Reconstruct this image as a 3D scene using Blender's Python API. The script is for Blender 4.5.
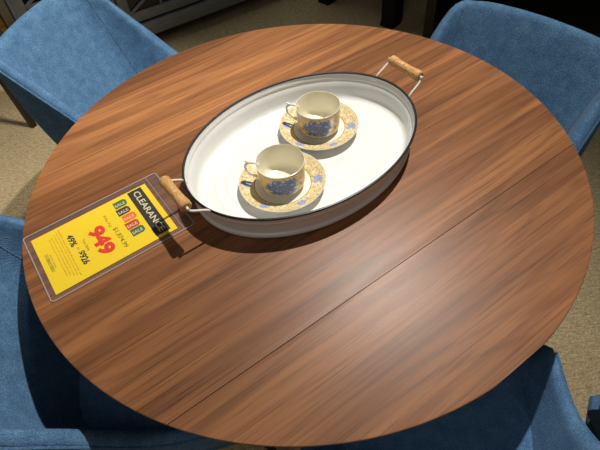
import bpy, bmesh, math, random
from mathutils import Vector, Matrix
from math import sin, cos, pi, radians as R
random.seed(4)
for o in list(bpy.data.objects): bpy.data.objects.remove(o)
COL = bpy.context.scene.collection
SC = bpy.context.scene
TOP = 0.74                      # table height
# ------------------------------------------------------------------ camera
PITCH, ROLL = 0.87638153, -0.10940341
fw = Vector((0, cos(PITCH), -sin(PITCH))); rt0 = Vector((1, 0, 0)); up0 = rt0.cross(fw)
rt = rt0*cos(ROLL)+up0*sin(ROLL); up = -rt0*sin(ROLL)+up0*cos(ROLL)
cam = bpy.data.cameras.new('camera'); camo = bpy.data.objects.new('camera', cam); COL.objects.link(camo)
cam.sensor_width = 36; cam.lens = 500/600*36; cam.clip_start = .02
m = Matrix((rt, up, -fw)).transposed().to_4x4(); m.translation = Vector((-0.0125, -0.7296, TOP+0.6843))
camo.matrix_world = m
SC.camera = camo
# ------------------------------------------------------------------ world, lights, exposure
w = bpy.data.worlds.new('world'); SC.world = w; w.use_nodes = True
bg = w.node_tree.nodes['Background']; bg.inputs[0].default_value = (1, .93, .82, 1); bg.inputs[1].default_value = .05
def spot(name, loc, target, power, size, color=(1, .9, .76), radius=.05, blend=.6):
    l = bpy.data.lights.new(name, 'SPOT'); l.energy = power; l.spot_size = R(size); l.spot_blend = blend
    l.color = color; l.shadow_soft_size = radius
    o = bpy.data.objects.new(name, l); COL.objects.link(o); o.location = loc
    d = Vector(target)-Vector(loc); o.rotation_euler = d.to_track_quat('-Z', 'Y').to_euler()
    return o
spot('track_spot_main', (.64, .48, TOP+2.3), (-.36, -.14, TOP), 292, 80, (1, .955, .885), radius=.024, blend=1)
spot('track_spot_side', (.30, .45, 3.0), (-.85, .70, .3), 170, 44, (1, .93, .82), radius=.05, blend=1)
def area(name, loc, target, power, sx, sy, color=(1, .93, .82)):
    l = bpy.data.lights.new(name, 'AREA'); l.energy = power; l.shape = 'RECTANGLE'; l.size = sx; l.size_y = sy; l.color = color
    o = bpy.data.objects.new(name, l); COL.objects.link(o); o.location = loc
    d = Vector(target)-Vector(loc); o.rotation_euler = d.to_track_quat('-Z', 'Y').to_euler()
area('soft_fill', (-.8, -2.0, 2.9), (-.4, 0, 0), 10, 1.6, 1.6)  # added fill behind the camera, lifts the shaded sides; no actual fixture
area('soft_fill_back', (.1, 2.3, 3.0), (.1, 2.3, 0), 9, 1.2, .6, (.98, 1, .92))  # added fill to brighten the rear carpet and cabinet, not a known lamp
SC.view_settings.view_transform = 'Standard'; SC.view_settings.look = 'None'
SC.view_settings.exposure = 0.0; SC.view_settings.gamma = 1.0; SC.view_settings.use_curve_mapping = False
# ------------------------------------------------------------------ helpers
def mat(name, color=(.5, .5, .5), rough=.5, metal=0, spec=.5):
    m = bpy.data.materials.new(name); m.use_nodes = True
    b = m.node_tree.nodes['Principled BSDF']
    b.inputs['Base Color'].default_value = (*color, 1); b.inputs['Roughness'].default_value = rough
    b.inputs['Metallic'].default_value = metal; b.inputs['Specular IOR Level'].default_value = spec
    return m
def srgb(r, g, b):
    f = lambda c: (c/255/12.92) if c/255 <= .04045 else ((c/255+.055)/1.055)**2.4
    return (f(r), f(g), f(b))
class NT:
    def __init__(s, m): s.t = m.node_tree; s.b = s.t.nodes['Principled BSDF']
    def n(s, typ, **kw):
        x = s.t.nodes.new(typ)
        for k, v in kw.items():
            if k.startswith('i_'):
                key = k[2:]; key = int(key) if key.isdigit() else key.replace('_', ' ')
                x.inputs[key].default_value = v
            else: setattr(x, k, v)
        return x
    def l(s, a, b): s.t.links.new(a, b)
    def coord(s, scale=(1, 1, 1), rot=(0, 0, 0), loc=(0, 0, 0), src='Object'):
        c = s.n('ShaderNodeTexCoord'); mp = s.n('ShaderNodeMapping')
        mp.inputs['Scale'].default_value = scale; mp.inputs['Rotation'].default_value = rot; mp.inputs['Location'].default_value = loc
        s.l(c.outputs[src], mp.inputs[0]); return mp.outputs[0]
    def noise(s, vec, scale, detail=4, rough=.5, dist=0):
        x = s.n('ShaderNodeTexNoise'); x.inputs['Scale'].default_value = scale; x.inputs['Detail'].default_value = detail
        x.inputs['Roughness'].default_value = rough; x.inputs['Distortion'].default_value = dist
        s.l(vec, x.inputs['Vector']); return x.outputs['Fac']
    def ramp(s, fac, stops, interp='LINEAR'):
        r = s.n('ShaderNodeValToRGB'); r.color_ramp.interpolation = interp
        e = r.color_ramp.elements
        while len(e) < len(stops): e.new(.5)
        for q, (p, c) in zip(e, stops): q.position = p; q.color = (*c, 1) if len(c) == 3 else c
        s.l(fac, r.inputs[0]); return r.outputs[0]
    def mix(s, fac, a, b, mode='MIX'):
        x = s.n('ShaderNodeMix'); x.data_type = 'RGBA'; x.blend_type = mode
        for v, i in ((fac, 0), (a, 6), (b, 7)):
            if isinstance(v, (int, float)): x.inputs[i].default_value = v
            elif isinstance(v, tuple): x.inputs[i].default_value = (*v, 1)
            else: s.l(v, x.inputs[i])
        return x.outputs[2]
    def math(s, op, a, b=0, c=0):
        x = s.n('ShaderNodeMath'); x.operation = op
        for i, v in enumerate((a, b, c)):
            if isinstance(v, (int, float)): x.inputs[i].default_value = v
            else: s.l(v, x.inputs[i])
        return x.outputs[0]
    def bump(s, h, strength=.2, dist=.001):
        x = s.n('ShaderNodeBump'); x.inputs['Strength'].default_value = strength; x.inputs['Distance'].default_value = dist
        s.l(h, x.inputs['Height']); s.l(x.outputs[0], s.b.inputs['Normal'])
def mesh_obj(name, bm, m=None, parent=None, smooth=True, angle=35):
    bmesh.ops.recalc_face_normals(bm, faces=bm.faces)
    me = bpy.data.meshes.new(name); bm.to_mesh(me); bm.free()
    if m: me.materials.append(m)
    if smooth:
        me.polygons.foreach_set('use_smooth', [True]*len(me.polygons))
        me.set_sharp_from_angle(angle=R(angle))
    o = bpy.data.objects.new(name, me); COL.objects.link(o)
    if parent: o.parent = parent
    return o
def empty(name, loc=(0, 0, 0), rz=0, label=None, cat=None, group=None):
    o = bpy.data.objects.new(name, None); COL.objects.link(o); o.location = loc; o.rotation_euler = (0, 0, rz)
    o.empty_display_size = .05
    if label: tag(o, label, cat, group)
    return o
def tag(o, label, cat, group=None):
    o['label'] = label; o['category'] = cat
    if group: o['group'] = group
    return o
def dup(root, loc, rz, label):
    r = root.copy(); COL.objects.link(r); r.location = loc; r.rotation_euler = (0, 0, rz); r['label'] = label
    for ch in list(root.children):
        c = ch.copy(); COL.objects.link(c); c.parent = r
        for g in list(ch.children):
            d = g.copy(); COL.objects.link(d); d.parent = c
    return r
def box(bm, x0, x1, y0, y1, z0, z1, bev=0):
    v = [bm.verts.new(p) for p in ((x0,y0,z0),(x1,y0,z0),(x1,y1,z0),(x0,y1,z0),(x0,y0,z1),(x1,y0,z1),(x1,y1,z1),(x0,y1,z1))]
    fs = [bm.faces.new([v[i] for i in q]) for q in ((3,2,1,0),(4,5,6,7),(0,1,5,4),(1,2,6,5),(2,3,7,6),(3,0,4,7))]
    if bev:
        es = list({e for f in fs for e in f.edges})
        bmesh.ops.bevel(bm, geom=es, offset=bev, segments=2, affect='EDGES', profile=.5)
def lathe(bm, prof, seg=64, closed=False, c=(0, 0), fx=1, fy=1):
    rings = []
    for r, z in prof:
        if r < 1e-6: rings.append([bm.verts.new((c[0], c[1], z))])
        else: rings.append([bm.verts.new((c[0]+r*fx*cos(2*pi*i/seg), c[1]+r*fy*sin(2*pi*i/seg), z)) for i in range(seg)])
    prs = list(zip(rings, rings[1:]))
    if closed: prs.append((rings[-1], rings[0]))
    for a, b in prs:
        for i in range(seg):
            j = (i+1) % seg
            if len(a) == 1 and len(b) == 1: continue
            if len(a) == 1: bm.faces.new((a[0], b[i], b[j]))
            elif len(b) == 1: bm.faces.new((a[i], b[0], a[j]))
            else: bm.faces.new((a[i], b[i], b[j], a[j]))
def tube(bm, pts, rad, seg=10, closed=False, caps=True):
    pts = [Vector(p) for p in pts]; n = len(pts)
    rads = rad if isinstance(rad, (list, tuple)) else [rad]*n
    rings = []; ref = None
    for i, p in enumerate(pts):
        if closed: t = (pts[(i+1) % n]-pts[i-1]).normalized()
        else: t = (pts[min(i+1, n-1)]-pts[max(i-1, 0)]).normalized()
        if ref is None:
            ref = Vector((0, 0, 1)) if abs(t.z) < .9 else Vector((1, 0, 0))
        a = (ref-t*ref.dot(t)).normalized(); ref = a; b = t.cross(a)
        rings.append([bm.verts.new(p+(a*cos(2*pi*k/seg)+b*sin(2*pi*k/seg))*rads[i]) for k in range(seg)])
    for i in range(n if closed else n-1):
        A, B = rings[i], rings[(i+1) % n]
        for k in range(seg): bm.faces.new((A[k], A[(k+1) % seg], B[(k+1) % seg], B[k]))
    if caps and not closed:
        bm.faces.new(rings[0][::-1]); bm.faces.new(rings[-1])
def cr(P, t):                                       # Catmull-Rom through a list of tuples
    n = len(P)-1; t = max(0, min(n-1e-9, t*n)); i = int(t); u = t-i
    g = lambda k: Vector(P[max(0, min(n, k))])
    a, b, c, d = g(i-1), g(i), g(i+1), g(i+2)
    return .5*((2*b)+(c-a)*u+(2*a-5*b+4*c-d)*u*u+(-a+3*b-3*c+d)*u**3)
def tapered(bm, p0, p1, r0, r1, seg=16):
    tube(bm, [Vector(p0).lerp(Vector(p1), k/4) for k in range(5)], [r0+(r1-r0)*k/4 for k in range(5)], seg)
# ------------------------------------------------------------------ materials
def walnut(name, sc=1.0, dark=srgb(120, 78, 48), mid=srgb(141, 94, 58), light=srgb(160, 109, 67)):
    m = mat(name, rough=.4, spec=.5); t = NT(m)
    c = t.coord((.9*sc, 13*sc, 5*sc))
    # veneer strips, each with its own tone and grain offset
    co = t.n('ShaderNodeTexCoord'); sp = t.n('ShaderNodeSeparateXYZ'); t.l(co.outputs['Object'], sp.inputs[0])
    wob = t.noise(t.coord((1, 1, 1)), 2.2, 1)
    yy = t.math('ADD', sp.outputs[1], t.math('MULTIPLY', wob, .012))
    strip = t.math('FLOOR', t.math('DIVIDE', yy, .118/sc))
    wn = t.n('ShaderNodeTexWhiteNoise', noise_dimensions='1D'); t.l(strip, wn.inputs['W'])
    off = t.n('ShaderNodeCombineXYZ'); t.l(t.math('MULTIPLY', wn.outputs['Value'], 13.), off.inputs[0]); t.l(t.math('MULTIPLY', wn.outputs['Value'], 7.), off.inputs[2])
    va = t.n('ShaderNodeVectorMath', operation='ADD'); t.l(c, va.inputs[0]); t.l(off.outputs[0], va.inputs[1])
    big = t.noise(va.outputs[0], 1.15, 3, .5, .9)
    fig = t.ramp(big, [(0, dark), (.34, dark), (.5, mid), (.66, light), (1, light)])
    # growth-ring contours, fine streaks and dark pores
    ringn = t.noise(va.outputs[0], .62, 2, .45, .35)
    ring = t.math('SINE', t.math('MULTIPLY', ringn, 95.))
    rr_ = t.ramp(t.math('MULTIPLY_ADD', ring, .5, .5), [(0, (.80, .77, .74)), (.35, (1, 1, 1)), (1, (1.05, 1.04, 1.03))])
    colr = t.mix(.8, fig, rr_, 'MULTIPLY')
    c2 = t.coord((5*sc, 230*sc, 60*sc)); fine = t.noise(c2, 1.1, 5, .7, .2)
    fr = t.ramp(fine, [(.32, (.50, .43, .38)), (.46, (1, 1, 1)), (.68, (1.10, 1.09, 1.08))])
    colr = t.mix(.95, colr, fr, 'MULTIPLY')
    c4 = t.coord((1.6*sc, 60*sc, 14*sc)); med = t.noise(c4, 1.5, 4, .6, .3)
    mr = t.ramp(med, [(.34, (.76, .71, .67)), (.48, (1, 1, 1)), (.7, (1.12, 1.1, 1.08))])
    colr = t.mix(.75, colr, mr, 'MULTIPLY')
    tone = t.ramp(wn.outputs['Value'], [(0, (.82, .8, .8)), (1, (1.14, 1.12, 1.1))])
    colr = t.mix(1, colr, tone, 'MULTIPLY')
    t.l(colr, t.b.inputs['Base Color'])
    c3 = t.coord((30, 900, 200)); pores = t.noise(c3, 1.2, 3, .6)
    t.l(t.math('ADD', t.math('MULTIPLY', fine, .12), .38), t.b.inputs['Roughness'])
    t.bump(t.math('ADD', pores, t.math('MULTIPLY', fine, .6)), .25, .0006)
    return m
M_WAL = walnut('walnut_veneer')
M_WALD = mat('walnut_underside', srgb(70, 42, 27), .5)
def fabric(name, a, b, c):
    m = mat(name, rough=.92, spec=.18); t = NT(m)
    n1 = t.noise(t.coord((1, 1, 1)), 420, 3, .7); n2 = t.noise(t.coord((1, 1, 1)), 38, 4, .6)
    v = t.math('ADD', t.math('MULTIPLY', n1, .72), t.math('MULTIPLY', n2, .28))
    col = t.ramp(v, [(.36, a), (.5, b), (.66, c)]); t.l(col, t.b.inputs['Base Color'])
    wv = t.n('ShaderNodeTexWave', wave_type='BANDS', bands_direction='DIAGONAL'); wv.inputs['Scale'].default_value = 190; wv.inputs['Distortion'].default_value = 2.5
    t.l(t.coord(), wv.inputs[0])
    t.bump(t.math('ADD', t.math('MULTIPLY', wv.outputs['Fac'], .5), n1), .45, .0012)
    t.b.inputs['Sheen Weight'].default_value = .12; t.b.inputs['Sheen Roughness'].default_value = .5
    t.b.inputs['Sheen Tint'].default_value = (.6, .75, 1, 1)
    return m
M_BLUE = fabric('blue_woven_fabric', srgb(52, 86, 118), srgb(74, 110, 145), srgb(106, 141, 173))
M_PIPE = fabric('blue_piping_fabric', srgb(48, 80, 108), srgb(68, 102, 134), srgb(98, 130, 160))
M_LEG = mat('dark_bronze_metal', srgb(52, 45, 38), .4, .6)
def carpet():
    m = mat('carpet', rough=1, spec=.05); t = NT(m)
    n1 = t.noise(t.coord(), 170, 4, .75); n2 = t.noise(t.coord(), 5, 3); n3 = t.noise(t.coord((1, 3, 1)), 45, 3)
    v = t.math('ADD', t.math('MULTIPLY', n1, .7), t.math('MULTIPLY', n3, .3))
    c = t.ramp(v, [(.34, srgb(126, 108, 80)), (.5, srgb(188, 168, 130)), (.66, srgb(226, 210, 174))])
    c = t.mix(.35, c, t.ramp(n2, [(.3, (.8, .8, .8)), (.7, (1.1, 1.1, 1.1))]), 'MULTIPLY')
    t.l(c, t.b.inputs['Base Color']); t.bump(n1, .6, .006); return m
M_CARPET = carpet()
M_ENAMEL = mat('white_enamel', srgb(232, 231, 224), .28)
def enamel():
    t = NT(M_ENAMEL); n = t.noise(t.coord(), 14, 4, .6)
    t.l(t.ramp(n, [(.3, srgb(220, 220, 216)), (.6, srgb(227, 227, 224))]), t.b.inputs['Base Color']); t.bump(t.noise(t.coord(), 60, 2), .05, .001)
enamel()
M_BLACK = mat('black_enamel', (.012, .012, .014), .35)
M_WIRE = mat('white_wire', srgb(225, 220, 208), .35)
M_GRIP = mat('turned_wood', rough=.45)
_t = NT(M_GRIP); _n = _t.noise(_t.coord((60, 12, 60)), 6, 4, .6, .4); _t.l(_t.ramp(_n, [(.35, srgb(176, 128, 76)), (.55, srgb(204, 156, 100)), (.7, srgb(216, 172, 116))]), _t.b.inputs['Base Color'])
M_CREAM = mat('cream_porcelain', srgb(236, 230, 210), .3)
M_PEWTER = mat('dark_grey_spoon', srgb(60, 52, 44), .3, .8)
def math_mask(t, v, lo, hi):
    r = t.n('ShaderNodeMapRange'); r.inputs[1].default_value = lo; r.inputs[2].default_value = hi
    t.l(v, r.inputs[0]); return r.outputs[0]
def cup_mat():
    m = mat('cup_outside_glaze', rough=.18); t = NT(m)
    co = t.n('ShaderNodeTexCoord'); sp = t.n('ShaderNodeSeparateXYZ'); t.l(co.outputs['Object'], sp.inputs[0])
    x, y, z = sp.outputs
    n = t.noise(co.outputs['Object'], 90, 4, .7); nb = t.noise(co.outputs['Object'], 260, 3, .7)
    yel = t.ramp(n, [(.35, srgb(206, 168, 96)), (.6, srgb(226, 196, 132))])
    # posy of blue flowers, one on each side between the handle and its opposite
    ang = t.math('ARCTAN2', y, x)
    d1 = t.math('SUBTRACT', t.math('ABSOLUTE', ang), 1.78)
    ex = t.math('DIVIDE', d1, .72); ez = t.math('DIVIDE', t.math('SUBTRACT', z, .033), .023)
    sq = t.math('ADD', t.math('MULTIPLY', ex, ex), t.math('MULTIPLY', ez, ez))
    sq = t.math('ADD', sq, t.math('MULTIPLY', t.math('SUBTRACT', n, .5), 3.2))
    mask = math_mask(t, sq, 1.05, .75)
    vor = t.n('ShaderNodeTexVoronoi'); vor.inputs['Scale'].default_value = 120; t.l(co.outputs['Object'], vor.inputs['Vector'])
    blue = t.ramp(t.math('ADD', t.math('MULTIPLY', vor.outputs['Distance'], .7), t.math('MULTIPLY', nb, .4)), [(.25, srgb(188, 198, 218)), (.40, srgb(122, 142, 184)), (.58, srgb(78, 96, 142)), (.8, srgb(118, 124, 130))])
    tw = math_mask(t, t.noise(co.outputs['Object'], 150, 3, .6, 1.5), .60, .64)
    spread = math_mask(t, sq, 2.6, 2.0)
    c = t.mix(t.math('MULTIPLY', tw, spread), yel, srgb(104, 104, 118))
    c = t.mix(mask, c, blue)
    # cream lip, dark line, plain foot
    foot = math_mask(t, z, .0125, .0115); c = t.mix(foot, c, srgb(220, 214, 196))
    lip = math_mask(t, z, .0585, .0592); c = t.mix(lip, c, srgb(240, 230, 204))
    ln = t.math('MULTIPLY', math_mask(t, z, .0570, .0574), math_mask(t, z, .0588, .0584)); c = t.mix(ln, c, srgb(150, 118, 70))
    t.l(c, t.b.inputs['Base Color']); return m
def saucer_mat():
    m = mat('saucer_glaze', rough=.2); t = NT(m)
    co = t.n('ShaderNodeTexCoord'); sp = t.n('ShaderNodeSeparateXYZ'); t.l(co.outputs['Object'], sp.inputs[0])
    x, y, z = sp.outputs
    r = t.math('SQRT', t.math('ADD', t.math('MULTIPLY', x, x), t.math('MULTIPLY', y, y)))
    n = t.noise(co.outputs['Object'], 130, 4, .7, .6)
    yel = t.ramp(n, [(.3, srgb(208, 180, 118)), (.5, srgb(226, 204, 148)), (.62, srgb(238, 228, 194))])
    sq = t.noise(co.outputs['Object'], 170, 3, .6, 2.)
    c = t.mix(math_mask(t, sq, .57, .62), yel, srgb(140, 128, 122))
    # ring of blue blooms
    ang = t.math('ARCTAN2', y, x)
    saw = t.math('SUBTRACT', t.math('FRACT', t.math('MULTIPLY', t.math('ADD', ang, .35), 6/(2*pi))), .5)
    dx = t.math('MULTIPLY', saw, .0605); dr = t.math('SUBTRACT', r, .0665)
    dd = t.math('SQRT', t.math('ADD', t.math('MULTIPLY', dx, dx), t.math('MULTIPLY', dr, dr)))
    dd = t.math('ADD', dd, t.math('MULTIPLY', t.math('SUBTRACT', n, .5), .011))
    c = t.mix(math_mask(t, dd, .0088, .0072), c, t.ramp(sq, [(.35, srgb(110, 128, 180)), (.6, srgb(176, 186, 212))]))
    inner = math_mask(t, r, .0535, .0525); c = t.mix(inner, c, srgb(240, 236, 222))
    il = t.math('MULTIPLY', math_mask(t, r, .0525, .053), math_mask(t, r, .0548, .0543)); c = t.mix(il, c, srgb(176, 140, 82))
    edge = math_mask(t, r, .0795, .0802); c = t.mix(edge, c, srgb(214, 206, 190))
    under = t.n('ShaderNodeNewGeometry'); sn = t.n('ShaderNodeSeparateXYZ'); t.l(under.outputs['True Normal'], sn.inputs[0])
    c = t.mix(math_mask(t, sn.outputs[2], 0, -.05), c, srgb(236, 232, 220))
    t.l(c, t.b.inputs['Base Color']); return m
M_CUP = cup_mat(); M_SAU = saucer_mat()
M_YEL = mat('yellow_card', srgb(255, 224, 0), .45)
M_BAN = mat('black_print', srgb(30, 26, 20), .5)
M_PRN = mat('dark_green_print', srgb(60, 66, 20), .6)
M_HAND = mat('black_marker_ink', srgb(34, 40, 16), .6)
M_OLV = mat('olive_print', srgb(130, 118, 12), .6)
M_RED = mat('red_marker_ink', srgb(236, 52, 20), .5)
M_ORG = mat('orange_print', srgb(214, 112, 6), .6)
M_CRM = mat('cream_print', srgb(232, 226, 176), .5)
TAGM = [mat('tag_green', srgb(62, 112, 50), .5), mat('tag_brown', srgb(60, 40, 22), .5), mat('tag_orange', srgb(244, 110, 20), .5), mat('tag_red', srgb(206, 58, 30), .5), mat('tag_teal', srgb(52, 106, 66), .5)]
def plastic():
    m = bpy.data.materials.new('clear_vinyl'); m.use_nodes = True; t = m.node_tree; t.nodes.clear()
    out = t.nodes.new('ShaderNodeOutputMaterial'); tr = t.nodes.new('ShaderNodeBsdfTransparent'); tr.inputs[0].default_value = (.96, .95, .95, 1)
    gl = t.nodes.new('ShaderNodeBsdfPrincipled'); gl.inputs['Base Color'].default_value = (.4, .35, .36, 1); gl.inputs['Roughness'].default_value = .04
    lw = t.nodes.new('ShaderNodeLayerWeight'); lw.inputs[0].default_value = .25; fr = t.nodes.new('ShaderNodeMath'); fr.operation = 'MULTIPLY'; fr.inputs[1].default_value = .12; t.links.new(lw.outputs['Facing'], fr.inputs[0])
    mx = t.nodes.new('ShaderNodeMixShader')
    ad = t.nodes.new('ShaderNodeMath'); ad.operation = 'ADD'; ad.inputs[1].default_value = .02; t.links.new(fr.outputs[0], ad.inputs[0])
    t.links.new(ad.outputs[0], mx.inputs[0]); t.links.new(tr.outputs[0], mx.inputs[1]); t.links.new(gl.outputs[0], mx.inputs[2]); t.links.new(mx.outputs[0], out.inputs[0])
    n = t.nodes.new('ShaderNodeTexNoise'); n.inputs['Scale'].default_value = 22; bp = t.nodes.new('ShaderNodeBump'); bp.inputs['Strength'].default_value = .25; bp.inputs['Distance'].default_value = .002
    t.links.new(n.outputs[0], bp.inputs['Height']); t.links.new(bp.outputs[0], gl.inputs['Normal'])
    return m
M_VINYL = plastic()
M_WELD = mat('vinyl_weld', srgb(206, 190, 186), .25)
M_WELD.node_tree.nodes['Principled BSDF'].inputs['Alpha'].default_value = .5
M_GREY = mat('grey_painted_wood', srgb(92, 94, 92), .45)
def greyn():
    t = NT(M_GREY); n = t.noise(t.coord((2, 2, 14)), 8, 4); t.l(t.ramp(n, [(.3, srgb(104, 108, 112)), (.7, srgb(124, 128, 132))]), t.b.inputs['Base Color'])
greyn()
M_GLASSD = mat('dark_glass', (.006, .007, .007), .12)
M_PANEL = mat('shadowed_panel', srgb(70, 72, 70), .5)
M_BLK = mat('black_stained_wood', (.007, .0065, .005), .6, spec=.25)
M_OLIVE = mat('dark_olive_wood', srgb(58, 50, 34), .6)
M_DKBR = mat('dark_brown_wood', srgb(40, 32, 20), .6)
M_PINE = walnut('pale_pine', 1.5, srgb(186, 140, 80), srgb(214, 170, 108), srgb(228, 190, 130))
M_CRB = mat('cream_painted_wood', srgb(226, 206, 166), .6)
M_KNOB = mat('aged_metal', srgb(150, 145, 135), .35, .9)
# ------------------------------------------------------------------ setting
bm = bmesh.new(); bmesh.ops.create_grid(bm, x_segments=2, y_segments=2, size=5)
fl = mesh_obj('floor', bm, M_CARPET); fl['kind'] = 'structure'
# ------------------------------------------------------------------ table
RT = .535; TH = .54174532; SEAM = .302
tbl = empty('dining_table', (0, 0, 0), TH, 'round walnut extension dining table with two leaf seams, carrying the tray', 'table')
def slab(y0, y1, inset=.0008, th=.024):
    """part of the disc between two seams, with an undercut rounded edge"""
    bm = bmesh.new(); n = 96
    y0_, y1_ = y0, y1
    def outline(r):
        pts = []; a0 = math.asin(max(-1, min(1, y0_/r))); a1 = math.asin(max(-1, min(1, y1_/r)))
        k = n
        for i in range(k+1):
            a = a0+(a1-a0)*i/k; pts.append((r*cos(a), r*sin(a)))
        for i in range(k+1):
            a = a1+(a0-a1)*i/k; pts.append((-r*cos(a), r*sin(a)))
        return pts
    prof = [(RT-.05, 0), (RT-.02, -0.0), (RT-.0025, 0), (RT-.0006, -.0008), (RT, -.0026), (RT-.0006, -.006), (RT-.004, -.011), (RT-.014, -.018), (RT-.035, -th)]
    rings = []
    for r, z in prof[2:]:
        rings.append([bm.verts.new((x, y, TOP+z)) for x, y in outline(r)])
    for A, B in zip(rings, rings[1:]):
        for i in range(len(A)):
            j = (i+1) % len(A)
            try: bm.faces.new((A[i], A[j], B[j], B[i]))
            except ValueError: pass
    bm.faces.new(rings[0]); bm.faces.new(rings[-1][::-1])
    bmesh.ops.remove_doubles(bm, verts=bm.verts, dist=1e-6)
    return bm
g = .0006
mesh_obj('centre_panel', slab(-SEAM+g, SEAM-g), M_WAL, tbl, angle=28)
mesh_obj('leaf', slab(-RT+.003, -SEAM-g), M_WAL, tbl, angle=28)
mesh_obj('leaf', slab(SEAM+g*.8, RT-.003), M_WAL, tbl, angle=28)
bm = bmesh.new(); lathe(bm, [(0, TOP-.0255), (.40, TOP-.0255), (.40, TOP-.06), (.37, TOP-.06), (.37, TOP-.035), (0, TOP-.035)], 96)
mesh_obj('apron', bm, M_WALD, tbl)
bm = bmesh.new(); lathe(bm, [(0, .05), (.075, .05), (.07, .09), (.05, .14), (.045, .4), (.055, .62), (.11, .70), (0, .70)], 48)
mesh_obj('pedestal', bm, M_WALD, tbl)
for k in range(4):
    bm = bmesh.new(); a = k*pi/2+pi/4
    P = [(.02, .09), (.12, .085), (.22, .055), (.27, .022)]
    tube(bm, [(cos(a)*x, sin(a)*x, z) for x, z in P], [.036, .032, .025, .0205], 12)
    mesh_obj('foot', bm, M_WALD, tbl)
# ------------------------------------------------------------------ chairs
# half of the rim (x, y, z) from the middle of the back to the arm tip, and the line where the shell meets the seat
RIM = [(0, -.316, .785), (.098, -.312, .783), (.180, -.295, .779), (.219, -.235, .774), (.226, -.10, .656), (.232, .03, .545), (.241, .18, .545)]
LOW = [(0, -.225, .40), (.09, -.222, .40), (.160, -.208, .40), (.194, -.160, .40), (.204, -.06, .40), (.210, .06, .40), (.214, .19, .40)]
LOWI = [(0, -.115, .425), (.07, -.115, .425), (.118, -.10, .425), (.145, -.06, .425), (.155, .0, .425), (.165, .08, .425), (.175, .19, .425)]
def shell_bm(th=.026, n=56, nv=10):
    bm = bmesh.new(); rows = []
    for i in range(n+1):
        s = -1+2*i/n; sg = 1 if s >= 0 else -1; t = abs(s)
        r = cr(RIM, t); l = cr(LOW, t)
        def P(h, off=0):
            q = l.lerp(r, h); b = sin(pi*h)*.012
            d = Vector((r.x-l.x*.0, r.y+.05, 0)).normalized()
            q = q+d*(b+off); return q
        loop = []
        for k in range(nv+1): loop.append(P(k/nv*.985, 0))
        top = P(1, 0); 
        d = Vector((r.x, r.y+.05, 0)).normalized()
        loop += [top+Vector((0, 0, .003))-d*.004, top+Vector((0, 0, .006))-d*th*.5, top+Vector((0, 0, .003))-d*(th-.004)]
        li = cr(LOWI, t); ri = r-d*th
        for k in range(nv, -1, -1): h = k/nv*.985; loop.append(li.lerp(ri, h)+d*(sin(pi*h)*.004))
        # round the arm tips down
        e = max(0, (t-.93)/.07); 
        if e > 0:
            for q in loop: q.z = .40+(q.z-.40)*(1-.30*e*e)
        rows.append([bm.verts.new((sg*q.x, q.y, q.z)) for q in loop])
    for A, B in zip(rows, rows[1:]):
        for k in range(len(A)):
            j = (k+1) % len(A); bm.faces.new((A[k], A[j], B[j], B[k]))
    bm.faces.new(rows[0]); bm.faces.new(rows[-1][::-1])
    return bm
def seat_outline(off):
    pts = []
    for i in range(41):
        s = -1+2*i/40; sg = 1 if s >= 0 else -1; l = cr(LOW, abs(s))
        d = Vector((l.x, l.y+.05, 0)).normalized() if abs(l.x)+abs(l.y+.05) > 1e-6 else Vector((0, -1, 0))
        d2 = Vector((l.x, l.y-.0, 0)).normalized(); q = l-d*off
        pts.append((sg*q.x, q.y))
    pts.append((.185-off, .235-off*.5)); pts.append((.0, .25-off*.5)); pts.append((-.185+off, .235-off*.5))
    return pts
def seat_bm():
    bm = bmesh.new(); rings = []
    for off, z in ((.05, .385), (.02, .388), (.012, .40), (.010, .43), (.014, .452), (.024, .464), (.05, .470), (.09, .474)):
        rings.append([bm.verts.new((x, y, z)) for x, y in seat_outline(off)])
    for A, B in zip(rings, rings[1:]):
        for i in range(len(A)): bm.faces.new((A[i], A[(i+1) % len(A)], B[(i+1) % len(B)], B[i]))
    bm.faces.new(rings[0][::-1]); bm.faces.new(rings[-1]); return bm
def pan_bm():
    bm = bmesh.new(); rings = []
    for off, z in ((.0, .40), (-.004, .392), (.0, .375), (.03, .358), (.09, .352)):
        rings.append([bm.verts.new((x, y, z)) for x, y in seat_outline(off)])
    for A, B in zip(rings, rings[1:]):
        for i in range(len(A)): bm.faces.new((A[i], A[(i+1) % len(A)], B[(i+1) % len(B)], B[i]))
    bm.faces.new(rings[0][::-1]); bm.faces.new(rings[-1]); return bm
def inner(t, h, out=0):
    r = cr(RIM, abs(t)); l = cr(LOW, abs(t)); d = Vector((r.x, r.y+.05, 0)).normalized(); q = cr(LOWI, abs(t)).lerp(r-d*.026, h)
    q = q+d*(sin(pi*h)*.004+out); return (q.x if t > 0 else -q.x, q.y, q.z)
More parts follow.
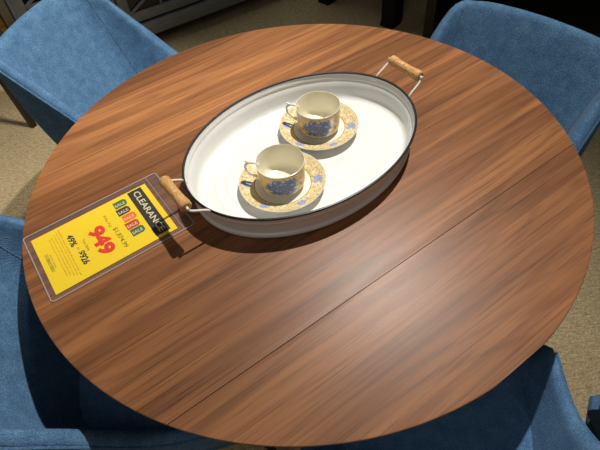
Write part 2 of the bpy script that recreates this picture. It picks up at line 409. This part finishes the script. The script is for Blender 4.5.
def chair(name, loc, rz, label):
    c = empty(name, loc, rz, label, 'chair', 'blue barrel-back chairs around the round table')
    mesh_obj('backrest', shell_bm(), M_BLUE, c, angle=60)
    mesh_obj('seat', seat_bm(), M_BLUE, c, angle=60)
    mesh_obj('seat_base', pan_bm(), M_PIPE, c, angle=60)
    for s in (-1, 1):                                    # stitched seam where the back panel turns into each wing
        bm = bmesh.new(); tube(bm, [inner(s*.45, k/14*.96+.02, .0002) for k in range(3, 15)], .0016, 8); mesh_obj('seam', bm, M_PIPE, c)
    bm = bmesh.new()
    pts = []
    for i in range(61):
        s = -.95+1.9*i/60; r = cr(RIM, abs(s)); d = Vector((r.x, r.y+.05, 0)).normalized(); q = r+d*.0015; pts.append((q.x*(1 if s >= 0 else -1), q.y, q.z-.004))
    tube(bm, pts, .003, 8); mesh_obj('piping', bm, M_PIPE, c)
    for sx in (-1, 1):
        for sy, ty in ((.16, .20), (-.13, -.20)):
            bm = bmesh.new(); tapered(bm, (sx*.13, sy, .36), (sx*.185, ty, 0), .014, .009, 14); mesh_obj('leg', bm, M_LEG, c)
    return c
def facing(fx, fy): return math.atan2(fy, fx)-pi/2
ch = chair('dining_chair', (-.416, .548, 0), facing(.950, -.312), 'bright-lit blue fabric chair behind the table, nearest the grey cabinet')
dup(ch, (.385, .151, 0), facing(-.779, -.627), 'blue fabric chair behind the right of the table, nearest the white tray\'s free handle')
dup(ch, (-.360, -.229, 0), facing(.979, .203), 'blue fabric chair on the left beside the yellow clearance card')
dup(ch, (.183, -.495, 0), facing(.05, .998), 'dark blue chair tucked under the table front, mostly in its shadow')
dup(ch, (.724, -.63, 0), facing(-.03, .9995), 'blue chair of which only a corner shows at the lower right edge')
# ------------------------------------------------------------------ tray
TA = .5641
tray = empty('serving_tray', (.0105, .0058, TOP), TA, 'oval white enamel serving tray with black rim and wooden handles, on the table', 'tray')
bm = bmesh.new(); A, B = .2405, .1795; seg = 128
def ering(a, b, z): return [bm.verts.new((a*cos(2*pi*i/seg), b*sin(2*pi*i/seg), z)) for i in range(seg)]
prof = []          # (inset from rim, z): outside, from the bottom centre up, over the rim, down the inside to the floor
outp = [(.030, .0012), (.016, .0), (.010, .001), (.0075, .004), (.0065, .008), (.0075, .011), (.011, .013), (.0105, .018), (.008, .032), (.006, .042), (.0035, .0445), (.0028, .047), (.0035, .0495), (.0015, .0525), (0, .060)]
inp = [(i+.0022, z) for i, z in reversed(outp)][1:]
inp = [(.0022, .060), (.0037, .0525), (.0057, .0495), (.005, .047), (.0057, .0445), (.0082, .042), (.0102, .032), (.0127, .018), (.0142, .012), (.018, .0065), (.024, .0050)]
floorp = [(.024, .0050)]
for k in range(1, 5):                    # shallow embossed rings on the tray floor
    c = .03+k*.022; floorp += [(c-.007, .0050), (c-.0035, .0055), (c, .0064), (c+.0035, .0055), (c+.007, .0050)]
rings = [ering(A-i, B-i, z) for i, z in outp+inp+floorp[1:]]
for P, Q in zip(rings, rings[1:]):
    for i in range(seg): bm.faces.new((P[i], P[(i+1) % seg], Q[(i+1) % seg], Q[i]))
bm.faces.new(rings[-1]); bm.faces.new(rings[0][::-1])
mesh_obj('tray_body', bm, M_ENAMEL, tray, angle=50)
bm = bmesh.new(); tube(bm, [((A-.0005)*cos(2*pi*i/160), (B-.0005)*sin(2*pi*i/160), .0612) for i in range(160)], .0024, 10, closed=True)
mesh_obj('rim', bm, M_BLACK, tray)
def handle(s):
    hw = .0475; ax = A*math.sqrt(1-(hw/B)**2); gx = .2665; gz = .090; gl = .0415
    path = [(ax-.004, -hw, .054), (ax+.001, -hw, .060), (ax+.006, -hw+.0005, .067), (gx-.004, -hw+.002, gz-.008), (gx, -hw+.005, gz), (gx, -gl, gz)]
    P = [Vector(p) for p in path]; full = P+[Vector((p.x, -p.y, p.z)) for p in reversed(P)]
    sm = [cr([tuple(q) for q in full], k/48) for k in range(49)]
    bm = bmesh.new(); tube(bm, [(s*q.x, q.y, q.z) for q in sm], .0023, 10)
    h = mesh_obj('handle', bm, M_WIRE, tray)
    bm = bmesh.new(); rp = [(-gl, .0), (-gl, .0085), (-gl+.0025, .0108), (-gl+.010, .0110), (-gl+.022, .0098), (-.006, .0094), (-.005, .0089), (-.004, .0094), (-.0006, .0095), (0, .0090), (.0006, .0095), (.004, .0094), (.005, .0089), (.006, .0094), (gl-.022, .0098), (gl-.010, .0110), (gl-.0025, .0108), (gl, .0085), (gl, 0)]
    rr = []
    for y, r in rp:
        rr.append([bm.verts.new((s*gx+max(r, .0001)*cos(2*pi*k/20), y, gz+max(r, .0001)*sin(2*pi*k/20))) for k in range(20)])
    for P_, Q_ in zip(rr, rr[1:]):
        for k in range(20): bm.faces.new((P_[k], P_[(k+1) % 20], Q_[(k+1) % 20], Q_[k]))
    mesh_obj('grip', bm, M_GRIP, h)
handle(1); handle(-1)
# ------------------------------------------------------------------ cups and saucers
ZS = TOP+.0065
def saucer_bm():
    bm = bmesh.new()
    pr = [(0, .0035), (.020, .0035), (.024, .0042), (.0255, .0052), (.030, .0042), (.040, .0052), (.052, .0085), (.066, .0135), (.078, .0180), (.0808, .0192), (.0815, .0188), (.0808, .0178), (.070, .0130), (.056, .0075), (.044, .0036), (.040, .0015), (.040, 0), (.036, 0), (.035, .0012), (0, .0014)]
    lathe(bm, pr, 96); return bm
def cup_bm():
    bm = bmesh.new()
    pr = [(0, .0015), (.022, .0015), (.024, 0), (.0262, 0), (.0268, .003), (.033, .0045), (.0385, .0072), (.0418, .0115), (.0430, .017), (.0434, .035), (.0438, .052), (.0447, .0605), (.0446, .0614), (.0440, .0616), (.0434, .0608)]
    lathe(bm, pr, 96); return bm
def cup_in_bm():
    bm = bmesh.new()
    pr = [(.0436, .0612), (.0422, .052), (.0417, .035), (.0412, .020), (.0398, .0135), (.036, .0095), (.030, .0075), (.022, .0055), (0, .0048)]
    lathe(bm, pr, 96); return bm
def cup_set(x, y, ang, lc, ls, first=None):
    if first:
        dup(first[0], (x, y, ZS), ang, ls); dup(first[1], (x, y, ZS+.0047), ang, lc); return
    s = mesh_obj('saucer', saucer_bm(), M_SAU); s.location = (x, y, ZS); s.rotation_euler = (0, 0, ang)
    tag(s, ls, 'saucer', 'patterned saucers in the tray')
    c = empty('teacup', (x, y, ZS+.0047), ang, lc, 'cup', 'teacups in the tray')
    mesh_obj('cup_body', cup_bm(), M_CUP, c, angle=50)
    mesh_obj('cup_lining', cup_in_bm(), M_CREAM, c, angle=50)
    bm = bmesh.new()                                # loop handle with a small thumb spur
    P = [(.041, 0, .050), (.050, 0, .054), (.061, 0, .052), (.0665, 0, .043), (.064, 0, .033), (.056, 0, .025), (.047, 0, .019), (.0415, 0, .017)]
    pts = [cr(P, k/30) for k in range(31)]
    tube(bm, pts, [.0031-.0007*sin(pi*k/30) for k in range(31)], 12)
    tube(bm, [(.058, 0, .0535), (.063, 0, .057), (.067, 0, .0575)], [.0025, .002, .001], 8)
    mesh_obj('handle', bm, M_CREAM, c)
    return s, c
first = cup_set(-.036, -.066, R(168), 'yellow teacup with blue flowers nearer the front rim of the tray', 'yellow-bordered saucer under the front teacup, close to the tray\'s front rim')
cup_set(.0485, .0835, R(160), 'yellow teacup with blue flowers near the back rim of the tray', 'yellow-bordered saucer under the rear teacup, behind the front saucer', first)
# ------------------------------------------------------------------ clearance card in its sleeve
card = empty('price_card', (0, 0, TOP+.0012), TH, 'yellow clearance price card marked 949 in red, inside a clear sleeve', 'sign')
X0, Y1 = -.497, .148
def uv(u, v, z=0): return (X0+v, Y1-u, z)
bm = bmesh.new(); box(bm, X0, X0+.227, Y1-.145, Y1, 0, .0004); mesh_obj('card', bm, M_YEL, card, smooth=False)
bm = bmesh.new(); box(bm, X0+.188, X0+.2165, Y1-.138, Y1-.003, .0004, .0005); mesh_obj('banner', bm, M_BAN, card, smooth=False)
def text(s, u, v, h, m, name, wid=None, z=.00052, bold=0, rot=0, parent=card, align='CENTER'):
    """text centred at card position (u right, v up), cap height h; wid = wanted width"""
    cu = bpy.data.curves.new('t', 'FONT'); cu.body = s; cu.align_x = 'CENTER'; cu.align_y = 'CENTER'; cu.size = 1; cu.offset = bold
    cu.extrude = 0; cu.resolution_u = 3
    o = bpy.data.objects.new('t', cu); COL.objects.link(o)
    dg = bpy.context.evaluated_depsgraph_get(); dg.update()
    me = bpy.data.meshes.new_from_object(o.evaluated_get(dg)); bpy.data.objects.remove(o)
    xs = [q.co.x for q in me.vertices]; ys = [q.co.y for q in me.vertices]
    w0, h0 = max(xs)-min(xs), max(ys)-min(ys); cx, cy = (max(xs)+min(xs))/2, (max(ys)+min(ys))/2
    sy = h/h0; sx = (wid/w0) if wid else sy
    ca, sa = cos(R(rot)), sin(R(rot))
    for q in me.vertices:
        a, b = (q.co.x-cx)*sx, (q.co.y-cy)*sy; a, b = a*ca-b*sa, a*sa+b*ca
        q.co = (X0+v+b, Y1-u-a, z)
    me.name = name; me.materials.clear(); me.materials.append(m)
    t = bpy.data.objects.new(name, me); COL.objects.link(t); t.parent = parent; return t
text('CLEARANCE', .0705, .2035, .0125, M_CRM, 'lettering', .122, bold=.012)
for k, (u, v) in enumerate(((.020, .167), (.041, .165), (.062, .168), (.083, .165), (.103, .167))):
    bm = bmesh.new(); hw = .0092; hv = .0125
    pts = [(u-hw, v-hv), (u+hw, v-hv), (u+hw, v+hv-.004), (u+hw-.004, v+hv), (u-hw+.004, v+hv), (u-hw, v+hv-.004)]
    bm.faces.new([bm.verts.new(uv(a, b, .0005+.00001*k)) for a, b in pts]); tg = mesh_obj('sale_tag', bm, TAGM[k], card, smooth=False)
    text('SALE', u+.001, v-.001, .0075, M_CRM, 'tag_lettering', .020, z=.00058, rot=90, bold=.01, parent=tg)
text('Why Pay', .046, .130, .0062, M_OLV, 'lettering', .036, bold=.004)
text('$1,874.99', .098, .135, .0095, M_OLV, 'lettering', .056, bold=.012)
text('949', .082, .105, .031, M_RED, 'lettering', .074, bold=.05)
text('You Save', .074, .079, .0056, M_OLV, 'lettering', .032, bold=.004)
text('49%', .048, .061, .0125, M_HAND, 'lettering', .032, bold=.03)
text('or', .0735, .064, .004, M_ORG, 'lettering')
text('$926', .099, .065, .0145, M_HAND, 'lettering', .034, bold=.035)
fine = ['Limited to stock on hand. All sales are final and', 'items are sold as is. Prices do not include delivery', 'or assembly. Prior sales are excluded. Floor models', 'may show some wear. Not valid with other offers.', 'Ask an associate for details and availability.']
for k, s in enumerate(fine): text(s, .070, .049-k*.0052, .0030, M_ORG, 'lettering', .125-.006*k, bold=.006)
text('0419 2256', .072, .0185, .0022, M_OLV, 'lettering', .034, bold=.01)
bm = bmesh.new()
for k in range(22):
    u = .050+k*.0021; wd = .0006+.0008*random.random(); bm.faces.new([bm.verts.new(uv(a, b, .0005)) for a, b in ((u, .0095), (u+wd, .0095), (u+wd, .0155), (u, .0155))])
mesh_obj('barcode', bm, M_OLV, card, smooth=False)
slv = empty('sign_sleeve', (0, 0, TOP), TH, 'clear vinyl sign sleeve lying flat on the table left of the tray', 'sign holder')
def rrect(x0, x1, y0, y1, r, n=6):
    P = []
    for cx, cy, a0 in ((x1-r, y1-r, 0), (x0+r, y1-r, pi/2), (x0+r, y0+r, pi), (x1-r, y0+r, 3*pi/2)):
        for k in range(n+1): a = a0+pi/2*k/n; P.append((cx+r*cos(a), cy+r*sin(a)))
    return P
def sheet(z0, z1):
    bm = bmesh.new(); P = rrect(-.508, -.240, -.008, .163, .006)
    a = [bm.verts.new((x, y, z0)) for x, y in P]; b = [bm.verts.new((x, y, z1)) for x, y in P]
    bm.faces.new(a[::-1]); bm.faces.new(b)
    for i in range(len(a)): bm.faces.new((a[i], a[(i+1) % len(a)], b[(i+1) % len(a)], b[i]))
    return bm
mesh_obj('back_sheet', sheet(.0004, .0008), M_VINYL, slv, smooth=False)
mesh_obj('front_sheet', sheet(.0021, .0025), M_VINYL, slv, smooth=False)
bm = bmesh.new(); tube(bm, [(x, y, .0015) for x, y in rrect(-.5075, -.2405, -.0075, .1625, .006)], .0013, 8, closed=True)
tube(bm, [(x, y, .0015) for x, y in ((-.262, -.007), (-.262, .162))], .0008, 6)
mesh_obj('weld', bm, M_WELD, slv)
# ------------------------------------------------------------------ grey cabinet behind
CD = R(28.3); cab = empty('cabinet', (-.67, 1.835, 0), CD, 'grey painted cabinet with lattice glass doors, behind the table', 'cabinet')
cx0, cx1, dep, hgt = -.60, 1.20, .60, .86                      # local x along the front, y backwards
def part(name, boxes, m, parent, bev=.002):
    bm = bmesh.new()
    for b in boxes: box(bm, *b, bev=bev)
    return mesh_obj(name, bm, m, parent, angle=30)
part('carcass', [(cx0+.02, cx1-.02, .022, dep, .13, hgt-.03)], M_GREY, cab)
part('base_rail', [(cx0-.01, cx1+.01, -.012, .02, .075, .145)], M_GREY, cab, .004)
part('top', [(cx0-.02, cx1+.02, -.02, dep+.01, hgt-.03, hgt)], M_GREY, cab, .005)
# end frame with a recessed panel
part('end_frame', [(cx0, cx0+.02, 0, .06, .075, hgt-.03), (cx0, cx0+.02, dep-.06, dep, .075, hgt-.03), (cx0, cx0+.02, .06, dep-.06, .075, .17), (cx0, cx0+.02, .06, dep-.06, hgt-.12, hgt-.03)], M_GREY, cab)
for x in (cx0+.01, cx1-.06):
    for y in (.02, dep-.07): part('foot', [(x, x+.05, y, y+.05, 0, .085)], M_GREY, cab)
nd = 4; wdt = (cx1-cx0-.02)/nd
for k in range(nd):
    a = cx0+.01+k*wdt+.004; b = a+wdt-.008; z0, z1 = .16, hgt-.045
    d = part('door', [(a, a+.05, -.002, .02, z0, z1), (b-.05, b, -.002, .02, z0, z1), (a+.05, b-.05, -.002, .02, z0, z0+.05), (a+.05, b-.05, -.002, .02, z1-.05, z1)], M_GREY, cab)
    part('pane', [(a+.05, b-.05, .010, .014, z0+.05, z1-.05)], M_GLASSD, d, 0)
    bm = bmesh.new(); mx = (a+b)/2; mz0, mz1 = z0+.05, z1-.05
    n = 3; hh = (mz1-mz0)/n
    for i in range(n):
        for p, q in (((a+.05, mz0+i*hh), (b-.05, mz0+(i+1)*hh)), ((b-.05, mz0+i*hh), (a+.05, mz0+(i+1)*hh))):
            tube(bm, [(p[0], .003, p[1]), (q[0], .003, q[1])], .008, 6)
    for i in range(n-1): tube(bm, [(a+.05, .003, mz0+(i+1)*hh), (b-.05, .003, mz0+(i+1)*hh)], .007, 6)
    tube(bm, [(mx, .003, mz0), (mx, .003, mz1)], .007, 6)
    mesh_obj('lattice', bm, M_GREY, d)
    bm = bmesh.new(); kx = b-.025 if k % 2 == 0 else a+.025
    bmesh.ops.create_uvsphere(bm, u_segments=12, v_segments=8, radius=.013, matrix=Matrix.Translation((kx, -.02, .5))); tube(bm, [(kx, -.001, .5), (kx, -.018, .5)], .005, 8)
    mesh_obj('knob', bm, M_KNOB, d)
# ------------------------------------------------------------------ dark furniture behind the right side
ct = empty('console_table', (.60, 1.80, 0), R(42), 'black console table with curved legs, behind the table and the right chair', 'table')
part('top', [(-.06, .98, -.05, .50, .80, .84)], M_BLK, ct, .006)
part('apron', [(-.02, .94, -.01, .46, .71, .80)], M_BLK, ct, .003)
for x, y in ((0, 0), (.92, 0), (0, .45), (.92, .45)):
    bm = bmesh.new()
    prof = [(.040, 0), (.040, .03), (.040, .10), (.041, .2), (.042, .4), (.044, .6), (.046, .72)]
    for k in range(len(prof)-1):
        (r0, z0), (r1, z1) = prof[k], prof[k+1]
        a = [bm.verts.new((x+sx*r0-(.012*(1-z0/.1) if z0 < .1 else 0), y+sy*r0, z0)) for sx, sy in ((-1,-1),(1,-1),(1,1),(-1,1))] if k == 0 else b
        b = [bm.verts.new((x+sx*r1, y+sy*r1, z1)) for sx, sy in ((-1,-1),(1,-1),(1,1),(-1,1))]
        if k == 0: bm.faces.new(a[::-1])
        for i in range(4): bm.faces.new((a[i], a[(i+1) % 4], b[(i+1) % 4], b[i]))
    bm.faces.new(b); mesh_obj('leg', bm, M_BLK, ct)
part('shelf', [(.05, .87, .06, .27, .14, .165)], M_BLK, ct, .003)
bk = empty('bookcase', (.755, 1.60, 0), R(-20), 'dark wooden bookcase with an olive brown side post, behind the right chair', 'bookcase')
part('side_post', [(-.035, .012, 0, .05, 0, 1.5)], M_OLIVE, bk)
part('side_post', [(1.27, 1.317, 0, .05, 0, 1.5)], M_OLIVE, bk)
part('side_panel', [(-.02, .0, .05, .28, .02, 1.5)], M_BLK, bk)
part('side_panel', [(1.28, 1.30, .05, .28, .02, 1.5)], M_BLK, bk)
part('back_panel', [(0, 1.28, .26, .28, .02, 1.5)], M_BLK, bk)
for z in (.06, .42, .78, 1.14, 1.46): part('shelf', [(0.001, 1.279, .02, .26, z, z+.028)], M_DKBR, bk)
# ------------------------------------------------------------------ stool and shelf behind the left chair
st = empty('stool', (-1.437, 1.175, 0), R(60), 'dark-legged stool mostly out of view, its slim leg showing left of the bright blue chair', 'stool')
LG = [(.168, -.168), (-.168, -.168), (.168, .168), (-.168, .168)]
for x, y in LG:
    bm = bmesh.new(); n = 5; rings = []
    for k in range(n):
        h = k/(n-1); px, py = x*(1-.10*h), y*(1-.10*h); r = .0125+.003*h
        rings.append([bm.verts.new((px+a*r, py+b*r, h*.60)) for a, b in ((-1,-1),(1,-1),(1,1),(-1,1))])
    for A_, B_ in zip(rings, rings[1:]):
        for i in range(4): bm.faces.new((A_[i], A_[(i+1) % 4], B_[(i+1) % 4], B_[i]))
    bm.faces.new(rings[0][::-1]); bm.faces.new(rings[-1]); mesh_obj('leg', bm, M_LEG, st)
bm = bmesh.new(); lathe(bm, [(0, .60), (.21, .60), (.22, .61), (.22, .635), (.21, .65), (0, .655)], 40); mesh_obj('seat', bm, M_DKBR, st)
pr = empty('display_stand', (-1.36, 1.55, 0), R(8), 'pale wooden stand with slim posts on a cream base board, at the far left edge', 'stand')
part('base_board', [(-.42, -.03, 0, .34, 0, .022)], M_CRB, pr)
for x, y in ((-.005, .245), (-.085, .255), (-.40, .25)): part('post', [(x-.014, x+.014, y-.012, y+.012, 0 if x > -.02 else .022, 1.1)], M_PINE, pr)
part('shelf', [(-.42, .02, .10, .34, 1.1, 1.125)], M_PINE, pr)
